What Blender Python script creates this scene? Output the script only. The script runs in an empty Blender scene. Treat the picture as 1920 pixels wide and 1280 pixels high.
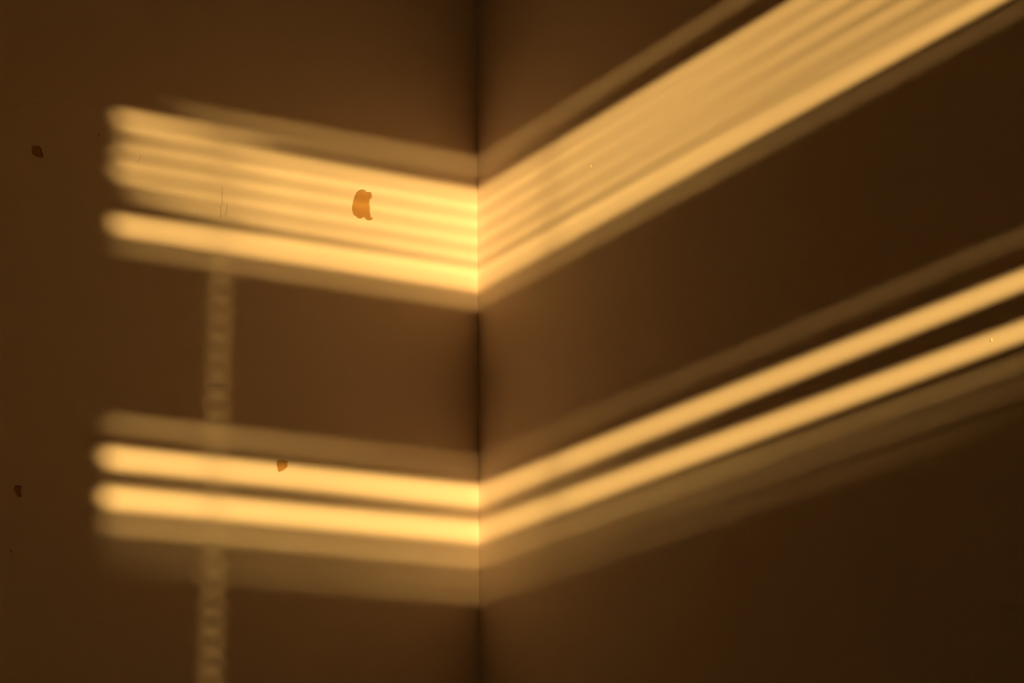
import bpy, bmesh, math, random
from mathutils import Vector, Matrix
from mathutils.geometry import tessellate_polygon

SC = bpy.context.scene
COL = SC.collection
random.seed(7)

# ----------------------------------------------------------------------------
# CAMERA.  Room axes: x runs along the left wall towards the corner, y points
# out through the left wall, z is up.  The corner stands at (0, 0).
# ----------------------------------------------------------------------------
CAM_H = 1.45
CAM_LOC = Vector((-1.28607521, -2.22506417, CAM_H))
CAM_F = Vector((0.4963926, 0.82972868, 0.2552346))
CAM_R = Vector((0.85925275, -0.51148291, -0.00836354))
CAM_U = Vector((-0.12360867, -0.22346264, 0.96684298))
FPX = 4400.0                                   # focal length in pixels of a 1920 wide frame
cam_data = bpy.data.cameras.new('camera')
cam_data.sensor_fit = 'HORIZONTAL'
cam_data.sensor_width = 36.0
cam_data.lens = FPX / 1920.0 * 36.0
cam_data.clip_start = 0.02
cam = bpy.data.objects.new('camera', cam_data)
COL.objects.link(cam)
rot = Matrix((CAM_R, CAM_U, -CAM_F)).transposed()
cam.matrix_world = Matrix.Translation(CAM_LOC) @ rot.to_4x4()
SC.camera = cam

# ----------------------------------------------------------------------------
# LIGHT: a setting sun, almost level, shining through the blind in the window
# ----------------------------------------------------------------------------
SLOPE = 0.0304          # fall of the sunbeam per metre towards the left wall
SIDE = 0.58             # drift along +x per metre towards the left wall
SUN_DIR = Vector((SIDE, 1.0, -SLOPE)).normalized()
SUN_ENERGY = 23.0


def sun_lamp(name, share, degrees):
    d = bpy.data.lights.new(name, 'SUN')
    d.energy = SUN_ENERGY * share
    d.color = (1.0, 0.635, 0.170)
    d.angle = math.radians(degrees)
    o = bpy.data.objects.new(name, d)
    COL.objects.link(o)
    o.rotation_euler = SUN_DIR.to_track_quat('-Z', 'Y').to_euler()
    o.location = (-4.0, -7.0, 3.0)


# one sun: its disc in evening haze, and the brighter middle of that disc (limb darkening)
sun_lamp('sun', 0.60, 0.61)
sun_lamp('sun_disc_centre', 0.40, 0.45)

world = bpy.data.worlds.new('evening_sky')
SC.world = world
world.use_nodes = True
wn = world.node_tree
wn.nodes.clear()
wo = wn.nodes.new('ShaderNodeOutputWorld')
wb = wn.nodes.new('ShaderNodeBackground')
ws = wn.nodes.new('ShaderNodeTexSky')
ws.sky_type = 'NISHITA'
ws.sun_disc = False
ws.sun_elevation = math.atan(SLOPE / math.hypot(SIDE, 1.0))
ws.sun_rotation = math.atan2(-SIDE, -1.0)
wb.inputs['Strength'].default_value = 0.5
world.cycles.sampling_method = 'NONE'
wn.links.new(ws.outputs[0], wb.inputs[0])
wn.links.new(wb.outputs[0], wo.inputs[0])

SC.view_settings.view_transform = 'Standard'
SC.view_settings.look = 'None'
SC.view_settings.gamma = 1.0
SC.view_settings.use_curve_mapping = False
SC.view_settings.exposure = 0.0
SC.cycles.use_denoising = True
SC.cycles.diffuse_bounces = 3
SC.cycles.glossy_bounces = 1
SC.cycles.max_bounces = 4
SC.cycles.use_adaptive_sampling = False


# ----------------------------------------------------------------------------
# MATERIALS
# ----------------------------------------------------------------------------
def new_mat(name):
    m = bpy.data.materials.new(name)
    m.use_nodes = True
    return m, m.node_tree, m.node_tree.nodes['Principled BSDF']


def ramp_mix(nt, fac, a, b):
    mx = nt.nodes.new('ShaderNodeMix')
    mx.data_type = 'RGBA'
    mx.inputs[6].default_value = (*a, 1)
    mx.inputs[7].default_value = (*b, 1)
    nt.links.new(fac, mx.inputs[0])
    return mx.outputs[2]


def noise(nt, scale, detail=2.0, rough=0.5, coord='Object', stretch=None):
    tc = nt.nodes.new('ShaderNodeTexCoord')
    n = nt.nodes.new('ShaderNodeTexNoise')
    n.inputs['Scale'].default_value = scale
    n.inputs['Detail'].default_value = detail
    n.inputs['Roughness'].default_value = rough
    if stretch:
        mp = nt.nodes.new('ShaderNodeMapping')
        mp.inputs['Scale'].default_value = stretch
        nt.links.new(tc.outputs[coord], mp.inputs[0])
        nt.links.new(mp.outputs[0], n.inputs['Vector'])
    else:
        nt.links.new(tc.outputs[coord], n.inputs['Vector'])
    return n.outputs['Fac']


def bump(nt, bsdf, height, strength, dist):
    b = nt.nodes.new('ShaderNodeBump')
    b.inputs['Strength'].default_value = strength
    b.inputs['Distance'].default_value = dist
    nt.links.new(height, b.inputs['Height'])
    nt.links.new(b.outputs[0], bsdf.inputs['Normal'])


def paint_mat(name, col, stipple, bump_strength):
    m, nt, p = new_mat(name)
    lo = tuple(c * 0.965 for c in col)
    hi = tuple(min(1, c * 1.02) for c in col)
    nt.links.new(ramp_mix(nt, noise(nt, 9.0, 2.0), lo, hi), p.inputs['Base Color'])
    p.inputs['Roughness'].default_value = 0.85
    p.inputs['Specular IOR Level'].default_value = 0.0
    if bump_strength:
        bump(nt, p, noise(nt, stipple, 1.0, 0.6, stretch=(1, 1, 0.45)), bump_strength, 0.0004)
    return m


def plain_mat(name, col, rough=0.6, var=0.08, scale=40.0, metallic=0.0, bump_d=0.0):
    m, nt, p = new_mat(name)
    lo = tuple(c * (1 - var) for c in col)
    hi = tuple(min(1, c * (1 + var)) for c in col)
    f = noise(nt, scale, 3.0)
    nt.links.new(ramp_mix(nt, f, lo, hi), p.inputs['Base Color'])
    p.inputs['Roughness'].default_value = rough
    p.inputs['Metallic'].default_value = metallic
    if bump_d:
        bump(nt, p, f, 0.6, bump_d)
    return m


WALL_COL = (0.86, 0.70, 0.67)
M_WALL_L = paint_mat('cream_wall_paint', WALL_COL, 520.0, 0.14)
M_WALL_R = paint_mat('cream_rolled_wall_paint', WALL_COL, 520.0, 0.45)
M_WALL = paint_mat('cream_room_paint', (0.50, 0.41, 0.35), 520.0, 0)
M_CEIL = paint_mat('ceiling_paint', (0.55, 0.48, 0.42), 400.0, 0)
M_CLAY = plain_mat('bare_clay_plaster', (0.50, 0.25, 0.08), 0.9, 0.12, 260.0, 0.0, 0.0004)
M_RIM = plain_mat('flaked_paint_edge', (0.50, 0.32, 0.14), 0.9, 0.10, 400.0)
M_CRACK = plain_mat('hairline_crack_fill', (0.64, 0.49, 0.42), 0.9, 0.15, 500.0)
M_NIB = plain_mat('paint_nib', (0.86, 0.74, 0.54), 0.5, 0.03, 300.0)
M_FLOOR = plain_mat('brown_floor', (0.16, 0.09, 0.05), 0.5, 0.25, 6.0)
M_FRAME = plain_mat('window_frame_paint', (0.70, 0.66, 0.58), 0.5, 0.04, 30.0)
M_SLAT = plain_mat('blind_slat_lacquer', (0.30, 0.26, 0.21), 0.6, 0.03, 30.0)
M_CORD = plain_mat('blind_cord', (0.70, 0.64, 0.52), 0.8, 0.05, 200.0)
M_GROUND = plain_mat('outdoor_ground', (0.10, 0.09, 0.06), 0.95, 0.3, 0.6)

M_GLASS, gnt, gp = new_mat('window_glass')
gnt.nodes.remove(gp)
g_out = gnt.nodes['Material Output']
g_tr = gnt.nodes.new('ShaderNodeBsdfTransparent')
g_tr.inputs[0].default_value = (0.97, 0.98, 0.97, 1)
g_gl = gnt.nodes.new('ShaderNodeBsdfGlossy')
g_gl.inputs['Roughness'].default_value = 0.02
g_mx = gnt.nodes.new('ShaderNodeMixShader')
g_mx.inputs[0].default_value = 0.06
gnt.links.new(g_tr.outputs[0], g_mx.inputs[1])
gnt.links.new(g_gl.outputs[0], g_mx.inputs[2])
gnt.links.new(g_mx.outputs[0], g_out.inputs[0])


# ----------------------------------------------------------------------------
# HELPERS
# ----------------------------------------------------------------------------
def obj(name, mesh, mats, parent=None):
    o = bpy.data.objects.new(name, mesh)
    for m in (mats if isinstance(mats, (list, tuple)) else [mats]):
        if m.name not in [s.name for s in mesh.materials if s]:
            mesh.materials.append(m)
    COL.objects.link(o)
    o.parent = parent
    return o


def tag(o, label=None, cat=None, kind=None, group=None):
    for k, v in (('label', label), ('category', cat), ('kind', kind), ('group', group)):
        if v:
            o[k] = v
    return o


def add_box(bm, lo, hi):
    v = [bm.verts.new((x, y, z)) for x in (lo[0], hi[0]) for y in (lo[1], hi[1]) for z in (lo[2], hi[2])]
    for f in ((0, 1, 3, 2), (4, 6, 7, 5), (0, 4, 5, 1), (2, 3, 7, 6), (0, 2, 6, 4), (1, 5, 7, 3)):
        bm.faces.new([v[i] for i in f])


def done(name, bm):
    bmesh.ops.recalc_face_normals(bm, faces=bm.faces)
    me = bpy.data.meshes.new(name)
    bm.to_mesh(me)
    bm.free()
    return me


def box_mesh(name, *boxes):
    bm = bmesh.new()
    for lo, hi in boxes:
        add_box(bm, lo, hi)
    return done(name, bm)


def tube_mesh(name, pts, rad, n=6):
    """round cord along a list of points"""
    bm = bmesh.new()
    rings = []
    for i, p in enumerate(pts):
        d = (pts[min(i + 1, len(pts) - 1)] - pts[max(i - 1, 0)]).normalized()
        a = d.orthogonal().normalized()
        b = d.cross(a)
        rings.append([bm.verts.new(p + (a * math.cos(t) + b * math.sin(t)) * rad)
                      for t in [2 * math.pi * k / n for k in range(n)]])
    for r0, r1 in zip(rings, rings[1:]):
        for k in range(n):
            bm.faces.new((r0[k], r0[(k + 1) % n], r1[(k + 1) % n], r1[k]))
    bm.faces.new(rings[0])
    bm.faces.new(rings[-1])
    return done(name, bm)


def on_left(px, py):
    """where the sight line of a photo pixel meets the left wall (y = 0): its real x, z"""
    d = CAM_F + CAM_R * ((px - 960) / FPX) - CAM_U * ((py - 640) / FPX)
    p = CAM_LOC + d * (-CAM_LOC.y / d.y)
    return p.x, p.z


def on_right(px, py):
    d = CAM_F + CAM_R * ((px - 960) / FPX) - CAM_U * ((py - 640) / FPX)
    p = CAM_LOC + d * (-CAM_LOC.x / d.x)
    return p.y, p.z


# ----------------------------------------------------------------------------
# ROOM SHELL
# ----------------------------------------------------------------------------
XW, YW, ZC, TH = -3.3, -2.77, 2.75, 0.12      # far wall, window wall, ceiling, thickness
BLIND_Y = -2.72
OP_X0, OP_X1, OP_Z0, OP_Z1 = -2.137, -0.62, 0.95, 2.53   # the window opening

# --- damage in the left wall's paint, as real recesses --------------------------------
def crop(ox, oy, s, pts):
    return [(ox + x / s, oy + y / s) for x, y in pts]


CHIPS = [
    ('large flake of missing paint with ragged foot in the upper sunlit patch, bare orange clay showing', 0.0011,
     crop(620, 320, 10.667, [(575, 385), (630, 375), (690, 385), (720, 430), (765, 420), (815, 435), (830, 500),
      (825, 545), (785, 570), (775, 620), (780, 690), (795, 740), (785, 800), (795, 880), (815, 935), (850, 955),
      (820, 985), (760, 995), (715, 980), (660, 920), (605, 965), (535, 945), (505, 905), (465, 895), (430, 800),
      (425, 730), (445, 640), (475, 520), (520, 430)])),
    ('dark five-sided paint chip in the shade near the upper left edge of the view', 0.0011,
     crop(0, 240, 12.8, [(760, 425), (850, 420), (930, 425), (985, 480), (1010, 570), (1048, 650), (1030, 715),
      (940, 715), (850, 685), (760, 625), (755, 520)])),
    ('small wedge-shaped paint chip at the top edge of the upper lone light stripe', 0.0011,
     crop(490, 840, 18.29, [(535, 430), (640, 410), (760, 400), (850, 435), (940, 455), (895, 500), (900, 600),
      (880, 660), (800, 730), (720, 775), (650, 800), (620, 825), (565, 775), (560, 670), (520, 580)])),
    ('small dark boot-shaped paint chip in the shade at the lower left edge of the view', 0.0011,
     crop(0, 880, 16, [(425, 480), (520, 470), (600, 480), (640, 505), (630, 580), (610, 650), (640, 720),
      (650, 800), (630, 830), (520, 830), (470, 750), (430, 660), (405, 570)])),
]


def ribbon(pts, w):
    """closed outline round a pixel polyline, w pixels wide, pointed at the ends"""
    a, b = [], []
    for i, (x, y) in enumerate(pts):
        x0, y0 = pts[max(i - 1, 0)]
        x1, y1 = pts[min(i + 1, len(pts) - 1)]
        dx, dy = x1 - x0, y1 - y0
        l = math.hypot(dx, dy)
        ww = w * (0.25 if i in (0, len(pts) - 1) else random.uniform(0.75, 1.2)) / 2
        a.append((x - dy / l * ww, y + dx / l * ww))
        b.append((x + dy / l * ww, y - dx / l * ww))
    return a + b[::-1]


def blot(x, y, r, n=7, sq=1.0):
    return [(x + r * random.uniform(.7, 1.2) * math.cos(2 * math.pi * k / n),
             y + sq * r * random.uniform(.7, 1.2) * math.sin(2 * math.pi * k / n)) for k in range(n)]


CRACKS = [
    ('long hairline crack running down through the upper light patch',
     ribbon(crop(380, 320, 11.64, [(415, 300), (428, 370), (426, 450), (425, 520), (424, 600), (425, 680), (428, 720),
      (395, 790), (393, 880), (396, 930), (385, 970), (375, 1020)]), 1.5)),
    ('short hairline crack beside the long one in the upper light patch',
     ribbon(crop(380, 320, 11.64, [(540, 700), (530, 790), (515, 875), (500, 940), (495, 1015)]), 1.5)),
    ('faint slanting scratch above the dark five-sided chip',
     ribbon(crop(0, 160, 6.857, [(200, 268), (235, 260), (272, 244)]), 1.4)),
    ('faint level scratch above the dark five-sided chip',
     ribbon(crop(0, 160, 6.857, [(375, 235), (430, 233), (475, 238)]), 1.3)),
    ('hook-shaped scratch at the left end of the upper light patch',
     ribbon([(264, 290), (262.5, 296), (260, 302), (254, 303)], 1.3)),
]
for lab, x, y, r in (('first speck of missing paint in the trail left of the upper light patch', 162.0, 246.0, 1.5),
                     ('second speck of missing paint in the trail left of the upper light patch', 168.5, 250.8, 1.6),
                     ('largest speck of missing paint in the trail left of the upper light patch', 184.5, 252.8, 2.3),
                     ('fourth speck of missing paint in the trail left of the upper light patch', 183.0, 260.0, 1.6),
                     ('speck of missing paint touching the left end of the upper light patch', 205.5, 269.0, 2.2),
                     ('lone speck of missing paint in the shade at lower left', 20.5, 1033.0, 2.0)):
    CRACKS.append((lab, blot(x, y, r)))


def area2(p):
    return sum(p[i][0] * p[(i + 1) % len(p)][1] - p[(i + 1) % len(p)][0] * p[i][1] for i in range(len(p)))


def wall_outline(pix):
    p = [on_left(*q) for q in pix]
    return p if area2(p) > 0 else p[::-1]


def smooth_outline(p):
    """one round of corner cutting"""
    out = []
    n = len(p)
    for i in range(n):
        a, b = p[i], p[(i + 1) % n]
        out.append((a[0] * .78 + b[0] * .22, a[1] * .78 + b[1] * .22))
        out.append((a[0] * .22 + b[0] * .78, a[1] * .22 + b[1] * .78))
    return out


HOLES = [smooth_outline(wall_outline(c[2])) for c in CHIPS] + [wall_outline(c[1]) for c in CRACKS]

# the left wall: a slab whose room face is cut out round every patch of damage
outer = [(XW - TH, 0.0), (TH, 0.0), (TH, ZC), (XW - TH, ZC)]
loops = [outer] + HOLES
tris = tessellate_polygon([[Vector((x, z, 0)) for x, z in lp] for lp in loops])
flat = [q for lp in loops for q in lp]
bm = bmesh.new()
vs = [bm.verts.new((x, 0.0, z)) for x, z in flat]
for t in tris:
    a, b, c = (flat[i] for i in t)
    cr = (b[0] - a[0]) * (c[1] - a[1]) - (b[1] - a[1]) * (c[0] - a[0])
    if abs(cr) < 1e-14:
        continue
    try:
        bm.faces.new([vs[i] for i in (t if cr > 0 else t[::-1])])
    except ValueError:
        pass
back = [bm.verts.new((x, TH, z)) for x, z in outer]
bm.faces.new(back[::-1])
for i in range(4):
    j = (i + 1) % 4
    bm.faces.new((vs[j], vs[i], back[i], back[j]))
me = bpy.data.meshes.new('wall_left')
bm.to_mesh(me)
bm.free()
wall_left = tag(obj('wall_left', me, M_WALL_L),
                'cream painted wall left of the corner, with flaked paint chips', 'wall', 'structure')


def recess(name, outline, depth, inset, mats, label):
    """rim sloping back from the paint surface to an uneven floor"""
    n = len(outline)
    inner = []
    for i in range(n):
        a, p, b = outline[i - 1], outline[i], outline[(i + 1) % n]
        dx, dz = b[0] - a[0], b[1] - a[1]
        l = math.hypot(dx, dz) or 1e-9
        inner.append((p[0] - dz / l * inset, p[1] + dx / l * inset))
    bm = bmesh.new()
    o = [bm.verts.new((x, 0.0, z)) for x, z in outline]
    q = [bm.verts.new((x, depth * random.uniform(.85, 1.15), z)) for x, z in inner]
    for i in range(n):
        j = (i + 1) % n
        f = bm.faces.new((o[i], o[j], q[j], q[i]))
        f.material_index = 1 if len(mats) > 1 else 0
    for t in tessellate_polygon([[Vector((x, z, 0)) for x, z in inner]]):
        a, b, c = (inner[i] for i in t)
        cr = (b[0] - a[0]) * (c[1] - a[1]) - (b[1] - a[1]) * (c[0] - a[0])
        if abs(cr) < 1e-14:
            continue
        try:
            bm.faces.new([q[i] for i in (t if cr > 0 else t[::-1])])
        except ValueError:
            pass
    me = bpy.data.meshes.new(name)
    bm.to_mesh(me)
    bm.free()
    return tag(obj(name, me, mats, wall_left), label)


for (lab, dep, _), hole in zip(CHIPS, HOLES):
    recess('paint_chip', hole, dep, 0.0009, [M_CLAY, M_RIM], lab)
for (lab, _), hole in zip(CRACKS, HOLES[len(CHIPS):]):
    recess('hairline_crack' if 'crack' in lab else 'paint_scratch' if 'scratch' in lab else 'paint_speck',
           hole, 0.0005, 0.00015, [M_CRACK], lab)

wall_right = tag(obj('wall_right', box_mesh('wall_right', ((0, YW - TH, 0), (TH, 0, ZC))), M_WALL_R),
                 'cream painted wall right of the corner, crossed by slanting light stripes', 'wall', 'structure')


def nib(px, py, w, h, t, label):
    y, z = on_right(px, py)
    bm = bmesh.new()
    bmesh.ops.create_icosphere(bm, subdivisions=2, radius=1.0)
    for v in bm.verts:
        v.co = Vector((v.co.x * t, y + v.co.y * w / 2 * random.uniform(.85, 1.15), z + v.co.z * h / 2))
    me = done('paint_nib', bm)
    for p in me.polygons:
        p.use_smooth = True
    tag(obj('paint_nib', me, M_NIB, wall_right), label)


nib(1108, 312, 0.0022, 0.0036, 0.0009, 'tiny pale paint nib in the broad upper light band')
nib(1859, 637, 0.0022, 0.0030, 0.0009, 'tiny pale paint nib in the lower of the twin stripes at far right')

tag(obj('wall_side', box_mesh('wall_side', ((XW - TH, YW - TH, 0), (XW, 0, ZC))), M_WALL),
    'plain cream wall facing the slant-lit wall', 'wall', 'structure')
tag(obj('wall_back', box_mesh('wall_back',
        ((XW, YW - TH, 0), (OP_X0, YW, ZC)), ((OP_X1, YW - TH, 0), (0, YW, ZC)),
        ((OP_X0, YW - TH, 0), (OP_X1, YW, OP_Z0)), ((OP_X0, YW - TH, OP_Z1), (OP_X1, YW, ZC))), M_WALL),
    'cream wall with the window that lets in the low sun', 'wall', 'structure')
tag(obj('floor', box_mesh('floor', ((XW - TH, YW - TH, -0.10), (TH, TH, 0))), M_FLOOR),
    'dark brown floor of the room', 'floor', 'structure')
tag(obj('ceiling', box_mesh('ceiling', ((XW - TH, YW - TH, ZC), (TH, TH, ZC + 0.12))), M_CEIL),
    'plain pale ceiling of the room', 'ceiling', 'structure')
tag(obj('ground', box_mesh('ground', ((-60, -90, -0.4), (60, 30, -0.101))), M_GROUND),
    'open ground outside the room', 'ground', 'structure')

# --- window -------------------------------------------------------------------------
FW = 0.04
window = tag(obj('window_1', box_mesh('window_frame',
             ((OP_X0, -2.86, OP_Z0), (OP_X0 + FW, -2.82, OP_Z1)), ((OP_X1 - FW, -2.86, OP_Z0), (OP_X1, -2.82, OP_Z1)),
             ((OP_X0 + FW, -2.86, OP_Z0), (OP_X1 - FW, -2.82, OP_Z0 + FW)),
             ((OP_X0 + FW, -2.86, OP_Z1 - FW), (OP_X1 - FW, -2.82, OP_Z1))), M_FRAME),
             'pale framed window behind the slatted blind', 'window', 'structure')
tag(obj('glass_pane', box_mesh('glass_pane', ((OP_X0 + FW, -2.843, OP_Z0 + FW), (OP_X1 - FW, -2.838, OP_Z1 - FW))),
        M_GLASS, window), 'clear glass pane')
obj('window_sill', box_mesh('window_sill', ((OP_X0, -2.815, OP_Z0 - 0.0), (OP_X1, -2.772, OP_Z0 + 0.02))), M_FRAME, window)

# ----------------------------------------------------------------------------
# THE VENETIAN BLIND.  Slits between the slats, top to bottom: height where the
# beam meets the left wall (above the camera), opening in mm along the blind.
# ----------------------------------------------------------------------------
KNOT = [-0.47, -0.40, -0.32, -0.235, -0.02, 0.215, 0.375, 0.56]   # metres along the blind, 0 = beam into the corner
CLOSED = [-1.2] * 8
SLITS = [
    (0.9285, CLOSED), (0.9085, CLOSED),
    (0.8880, [-.3, .1, .8, 1.0, 1.1, .9, .7, .6]),
    (0.8672, [3.0, 3.2, 2.2, .8, .5, .1, -.4, -.5]),
    (0.8475, [-.6, 2.6, 2.9, 4.2, 5.6, 5.2, 4.4, 4.0]),
    (0.8275, [1.8, 2.7, 3.0, 4.2, 5.8, 5.3, 4.5, 4.0]),
    (0.8072, [3.0, 2.8, 3.1, 4.3, 5.8, 5.2, 4.3, 3.9]),
    (0.7870, [-2.2, 1.8, 2.9, 4.0, 5.4, 4.9, 4.2, 3.8]),
    (0.7680, [-.6, .3, .9, 2.4, 4.4, 4.2, 3.6, 3.2]),
    (0.7500, [4.2, 4.6, 4.9, 5.6, 6.8, 6.2, 5.3, 4.9]),
    (0.7268, [.4, .8, .9, 1.1, 1.4, 1.0, .6, .45]),
]
for k in range(1, 9):
    SLITS.append((0.7268 + (0.536 - 0.7268) * k / 9, CLOSED))
SLITS += [
    (0.5360, [.7, 1.0, 1.0, .85, .5, .5, .5, .45]),
    (0.5180, [-.2, .2, .3, .4, .5, .1, -.3, -.5]),
    (0.5005, [5.9, 6.0, 6.0, 6.1, 7.4, 6.3, 5.6, 5.2]),
    (0.4795, [.3, .6, .7, .8, 1.7, .4, -.3, -.6]),
    (0.4590, [6.3, 6.4, 6.4, 6.5, 7.5, 6.5, 5.7, 5.2]),
    (0.4325, [1.2, 1.4, 1.5, 1.6, 1.9, 1.3, .8, .6]),
    (0.4125, [.25, .4, .45, .55, .9, .65, .5, .3]),
    (0.3900, [.1, .25, .35, .45, .7, .4, .3, .1]),
]
PITCH = 0.0204
zz = SLITS[-1][0]
while CAM_H + zz > 0.95:
    zz -= PITCH
    SLITS.append((zz, CLOSED))

DROP = SLOPE * -BLIND_Y                 # the beam starts this much higher at the blind
SHIFT = SIDE * -BLIND_Y                 # and this much further back along the window
SLAT_W = 0.0242
SX0, SX1 = -2.17, -0.50                 # slat ends
CORDS = [-0.318 - SHIFT, -1.486, -0.72]
HOLE = 0.0034                           # half width of a cord slot


def lerp_knots(vals, s):
    if s <= KNOT[0]:
        return vals[0]
    for i in range(len(KNOT) - 1):
        if s <= KNOT[i + 1]:
            t = (s - KNOT[i]) / (KNOT[i + 1] - KNOT[i])
            t = t * t * (3 - 2 * t)
            return vals[i] * (1 - t) + vals[i + 1] * t
    return vals[-1]


stations = [SX0 + (SX1 - SX0) * k / 48 for k in range(49)]
for c in CORDS:
    stations = [s for s in stations if abs(s - c) > 0.012]
    stations += [c - 0.012, c - HOLE, c + HOLE, c + 0.012]
stations.sort()
ACROSS = [-1.0, -0.6, -0.085, 0.085, 0.6, 1.0]      # positions across a slat, -1 lower edge, 1 upper edge

blind = bpy.data.objects.new('venetian_blind', None)
COL.objects.link(blind)
blind.location = (0.5 * (SX0 + SX1), BLIND_Y, CAM_H + SLITS[-1][0])
tag(blind, 'horizontal slatted window blind, nearly shut, casting the stripes of light', 'blind')
BASE = Vector(blind.location)


def slat(i):
    zt, gt = SLITS[i]
    zb, gb = SLITS[i + 1]
    bm = bmesh.new()
    rows = []
    for x in stations:
        s = x + SHIFT
        top = zt - lerp_knots(gt, s) * 0.0005
        bot = zb + lerp_knots(gb, s) * 0.0005
        h = min(top - bot, SLAT_W * 0.995)
        mid = (top + bot) / 2 + DROP + CAM_H
        sin_t = h / SLAT_W
        cos_t = math.sqrt(1 - sin_t * sin_t)
        row = []
        for w in ACROSS:
            crown = 0.0012 * (1 - w * w)
            # upper edge leans into the room, lower edge out; crown bulges outwards
            dy = (SLAT_W / 2) * w * cos_t - crown * sin_t
            dz = (SLAT_W / 2) * w * sin_t + crown * cos_t
            row.append(bm.verts.new((x - BASE.x, dy, mid + dz - SLOPE * dy - BASE.z)))
        rows.append(row)
    for k in range(len(rows) - 1):
        xm = (stations[k] + stations[k + 1]) / 2
        in_slot = i > 3 and abs(xm - CORDS[0]) < HOLE
        for j in range(len(ACROSS) - 1):
            if in_slot and abs((ACROSS[j] + ACROSS[j + 1]) / 2) < 0.1:
                continue
            bm.faces.new((rows[k][j], rows[k + 1][j], rows[k + 1][j + 1], rows[k][j + 1]))
    me = bpy.data.meshes.new('slat')
    bm.to_mesh(me)
    bm.free()
    for p in me.polygons:
        p.use_smooth = True
    o = obj('slat', me, M_SLAT, blind)
    sol = o.modifiers.new('thickness', 'SOLIDIFY')
    sol.thickness = 0.0003
    sol.offset = 0
    return o


for i in range(len(SLITS) - 1):
    slat(i)

top_z = SLITS[0][0] + DROP + CAM_H
bot_z = SLITS[-1][0] + DROP + CAM_H


def local_box(name, lo, hi, mat):
    me = box_mesh(name, (tuple(Vector(lo) - BASE), tuple(Vector(hi) - BASE)))
    return obj(name, me, mat, blind)


hr = local_box('headrail', (SX0, BLIND_Y - 0.045, top_z - 0.004), (SX1, BLIND_Y + 0.018, top_z + 0.045), M_SLAT)
local_box('bottom_rail', (SX0, BLIND_Y - 0.012, bot_z - 0.016), (SX1, BLIND_Y + 0.012, bot_z), M_SLAT)
for c in CORDS:
    for off, nm, r in ((-0.0125, 'ladder_cord', 0.0007), (0.0125, 'ladder_cord', 0.0007), (0.0, 'lift_cord', 0.0006)):
        obj(nm, tube_mesh(nm, [Vector((c, BLIND_Y + off, z)) - BASE for z in (bot_z - 0.004, top_z)], r), M_CORD, blind)
wx = SX0 + 0.06
obj('tilt_wand', tube_mesh('tilt_wand', [Vector((wx, BLIND_Y + 0.022, z)) - BASE for z in (top_z - 0.7, top_z + 0.01)], 0.004, 8),
    M_SLAT, blind)
